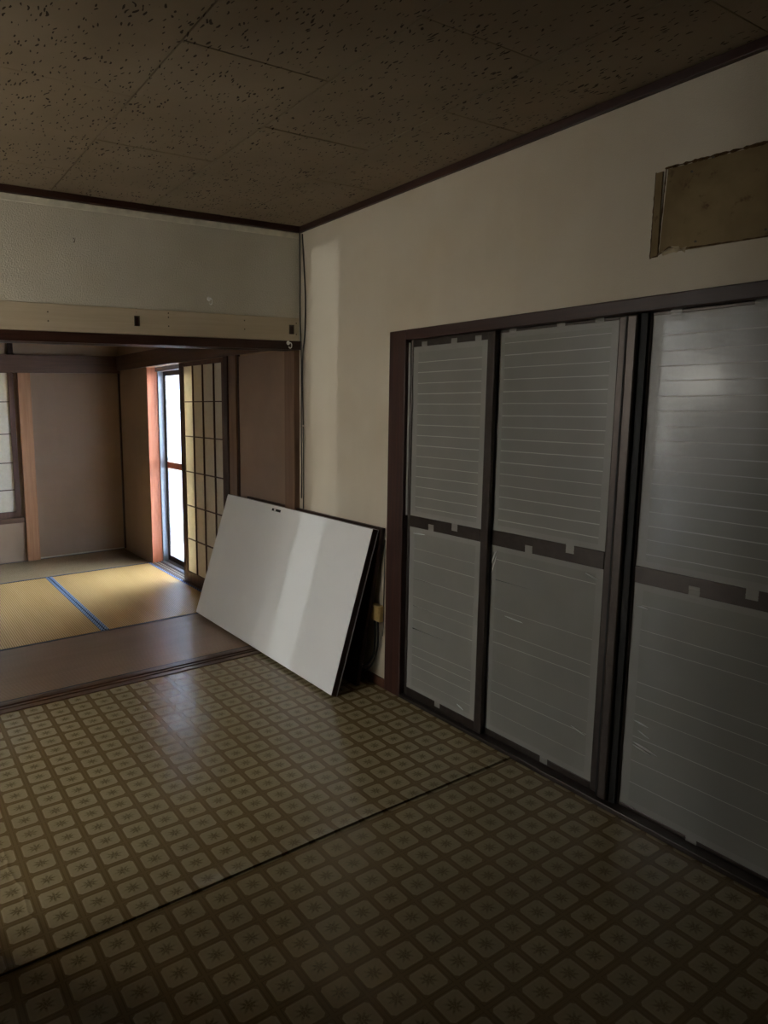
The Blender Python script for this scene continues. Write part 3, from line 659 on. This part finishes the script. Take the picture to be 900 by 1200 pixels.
# outlet and leads behind the leaning panels
ob = tag(empty('outlet_box', (XR, 2.4275, 0.335)), 'yellowed surface outlet box on the wall beside the window frame', 'outlet')
bx('box', M_BOXYEL, (2.118, XR, 2.385, 2.470, 0.345, 0.425), ob, 0.003); bx('cover', M_BOXYEL, (2.114, 2.1178, 2.390, 2.465, 0.350, 0.420), ob, 0.0015)
cable('lead', 'black cord curving down from the outlet box', [(2.128, 2.432, 0.3445), (2.128, 2.428, 0.26), (2.122, 2.430, 0.17), (2.105, 2.455, 0.11), (2.095, 2.51, 0.085)], 0.0055)
cable('lead', 'second black cord hanging beside the first below the outlet box', [(2.128, 2.408, 0.3445), (2.128, 2.405, 0.27), (2.125, 2.408, 0.20), (2.114, 2.428, 0.12), (2.106, 2.47, 0.072), (2.102, 2.52, 0.066)], 0.005)
cable('lead', 'thin cord hanging along the edge of the window frame', [(2.144, 2.385, 0.76), (2.143, 2.383, 0.60), (2.144, 2.386, 0.45), (2.143, 2.384, 0.33), (2.143, 2.39, 0.27)], 0.0022)
pl = tag(empty('power_plug', (2.115, 2.50, 0.20)), 'grey plug hanging behind the dark panel below the outlet box', 'plug')
bx('body', M_GREYPL, (2.105, 2.130, 2.490, 2.522, 0.196, 0.222), pl, 0.003); bx('cap', M_BLACK, (2.108, 2.127, 2.494, 2.518, 0.170, 0.1955), pl, 0.002)
for d in (0.498, 0.510): bx('prong', M_GREYPL, (2.112, 2.122, 2 + d, 2 + d + 0.002, 0.2225, 0.236), pl)
# patched opening high on the right wall
pt = tag(empty('wall_patch', (XR, 0.90, 1.862)), 'stained brown board patched high on the wall above the window', 'patch')
bm = bmesh.new(); hexa(bm, [(XR - 0.006, 1.178, 1.870), (XR - 0.006, 0.50, 1.848), (XR - 0.006, 0.50, 2.088), (XR - 0.006, 1.168, 2.112), (XR, 1.178, 1.870), (XR, 0.50, 1.848), (XR, 0.50, 2.088), (XR, 1.168, 2.112)]); obj('board', bm, M_STAIN, pt)
bx('side_strip', M_STAIN, (XR - 0.0045, XR, 1.184, 1.204, 1.862, 2.110), pt)
def ragged(nm, m, pts, w, th, sd):
    rnd = random.Random(sd); bm = bmesh.new(); prev = None
    P = [Vector(p) for p in pts]; fine = []
    for a, b in zip(P, P[1:]):
        n = max(2, int((b - a).length / 0.008))
        for i in range(n): fine.append(a.lerp(b, i / n))
    fine.append(P[-1])
    for i, c in enumerate(fine):
        d = (fine[min(i + 1, len(fine) - 1)] - fine[max(i - 1, 0)]).normalized(); n_ = Vector((0, -d.z, d.y)); ww = w * rnd.uniform(0.25, 1.3)
        cur = [bm.verts.new(c - n_ * ww * 0.5), bm.verts.new(c + Vector((-th, 0, 0))), bm.verts.new(c + n_ * ww * 0.5)]
        if prev:
            for q in range(2): bm.faces.new((prev[q], prev[q + 1], cur[q + 1], cur[q]))
        prev = cur
    obj(nm, bm, m, pt)
xp = XR - 0.0062
ragged('torn_edge', M_TORN, [(XR - .001, 1.206, 1.860), (XR - .001, 1.205, 2.112)], 0.006, 0.004, 1)
ragged('torn_edge', M_TORN, [(xp, 1.181, 1.868), (xp, 1.173, 2.114)], 0.004, 0.003, 2)
ragged('torn_edge', M_TORN, [(xp, 1.176, 2.116), (xp, 0.90, 2.106), (xp, 0.50, 2.092)], 0.009, 0.003, 3)
ragged('torn_edge', M_TORN, [(xp, 1.205, 1.860), (xp, 1.178, 1.866), (xp, 1.15, 1.884), (xp, 1.12, 1.872), (xp, 0.90, 1.862), (xp, 0.50, 1.848)], 0.004, 0.003, 4)
ragged('torn_edge', M_TORN_L, [(xp, 1.168, 1.868), (xp, 1.14, 1.876), (xp, 1.10, 1.868)], 0.016, 0.0035, 5)
for y, z in ((1.10, 2.085), (1.045, 2.108), (1.075, 1.885), (0.9, 1.88)):
    bm = bmesh.new(); bmesh.ops.create_cone(bm, cap_ends=True, segments=8, radius1=0.0035, radius2=0.003, depth=0.003, matrix=Matrix.Translation((XR - 0.0075, y, z)) @ Matrix.Rotation(math.pi / 2, 4, 'Y')); obj('screw', bm, M_METAL, pt)

# ------------------------------------------------------------------ outside
S(bx('ground', M_GROUND, (-14, 14, -8, 16, -0.45, -0.35)))
sd = tag(empty('garden_fence', (4.9, 5.5, -0.35)), 'pale fence of upright boards outside, behind the window gap', 'fence')
for k in range(26):
    y = 3.2 + 0.2 * k; bx('board', M_OUTWALL, (4.9 + 0.01 * (k % 2), 4.93 + 0.01 * (k % 2), y, y + 0.17, -0.35, 0.85), sd)
for k in (0, 1): bx('rail', M_OUTWALL, (4.941, 4.97, 3.2, 8.4, 0.7 * k, 0.05 + 0.7 * k), sd)

nb = S(empty('light_blocker', (-3.1, 0.4, -0.35)))
bx('blocker_face', M_OUTWARM, (-3.2, -3.0, -3.0, 2.86, -0.36, 2.7), nb)  # added out of view, blocks the sun beside one slot and bounces warm light
S(bx('light_blocker.001', M_OUTWARM, (XL - 0.5, FW1 + 0.6, YF + 0.55, YF + 0.65, -0.36, 2.6)))  # added behind the far window to dim the shoji paper

# dark glass door added at the passage's outer end to dim the daylight
d1 = S(empty('dimming_door', (XL - 0.05, 2.53, 0.0)))
bx('pane', M_TINT, (XL - 0.052, XL - 0.048, HY + 0.03, 3.072, 0.03, H - 0.03), d1)
bm = bmesh.new()
for a in (HY, 3.072): box(bm, XL - 0.07, XL - 0.03, a, a + 0.03, 0.0, H)
for a in (-0.003, H - 0.03): box(bm, XL - 0.07, XL - 0.03, HY + 0.03, 3.072, a, a + 0.033 if a > 0 else 0.03)
obj('door_frame', bm, M_ALU, d1)

bx('light_block_screen', M_LOWBOUNCE, (XL - 0.10, XL - 0.08, 2.38, 2.84, 0.0, H), d1)  # unseen dark infill, keeps light off the near right wall
S(bx('light_soak_lining', M_LOWBOUNCE, (XL, 0.04, YB - 0.012, YB - 0.0005, 0.0, 2.31)))  # dark lining added in the passage to soak up light
S(bx('light_block_box', M_OUTWALL, (2.352, 2.60, 3.70, 4.42, -0.05, 1.85)))  # unseen box added outside, cuts window light towards the far corner

# round lamp added out of view in the passage, for the glare on the panes
gl = bpy.data.materials.new('lit_globe'); gl.use_nodes = True; gb = gl.node_tree.nodes['Principled BSDF']
gb.inputs['Base Color'].default_value = (0.8, 0.75, 0.65, 1); gb.inputs['Emission Color'].default_value = (1.0, 0.93, 0.80, 1); gb.inputs['Emission Strength'].default_value = 15.0
lp = tag(empty('added_lamp', (-0.50, 2.34, 1.40)), 'lit white globe lamp added out of view for the glare on the panes', 'lamp')
bm = bmesh.new(); bmesh.ops.create_uvsphere(bm, u_segments=32, v_segments=20, radius=0.12, matrix=Matrix.Translation((-0.50, 2.34, 1.53))); obj('lamp_shade', bm, gl, lp, smooth=True)
bm = bmesh.new(); tube(bm, [(-0.50, 2.34, 1.648), (-0.50, 2.34, H - 0.001)], 0.004); obj('cord', bm, M_CABLE, lp)

bx('light_soak_sheet', M_LOWBOUNCE, (XL, XL + 0.01, YP + 0.012, YF - 0.05, 0.002, ZT - 0.001), S(empty('wall_left.003', (XL, 4.7, 0))))  # unseen dark sheet added on the left wall to lower ambient light
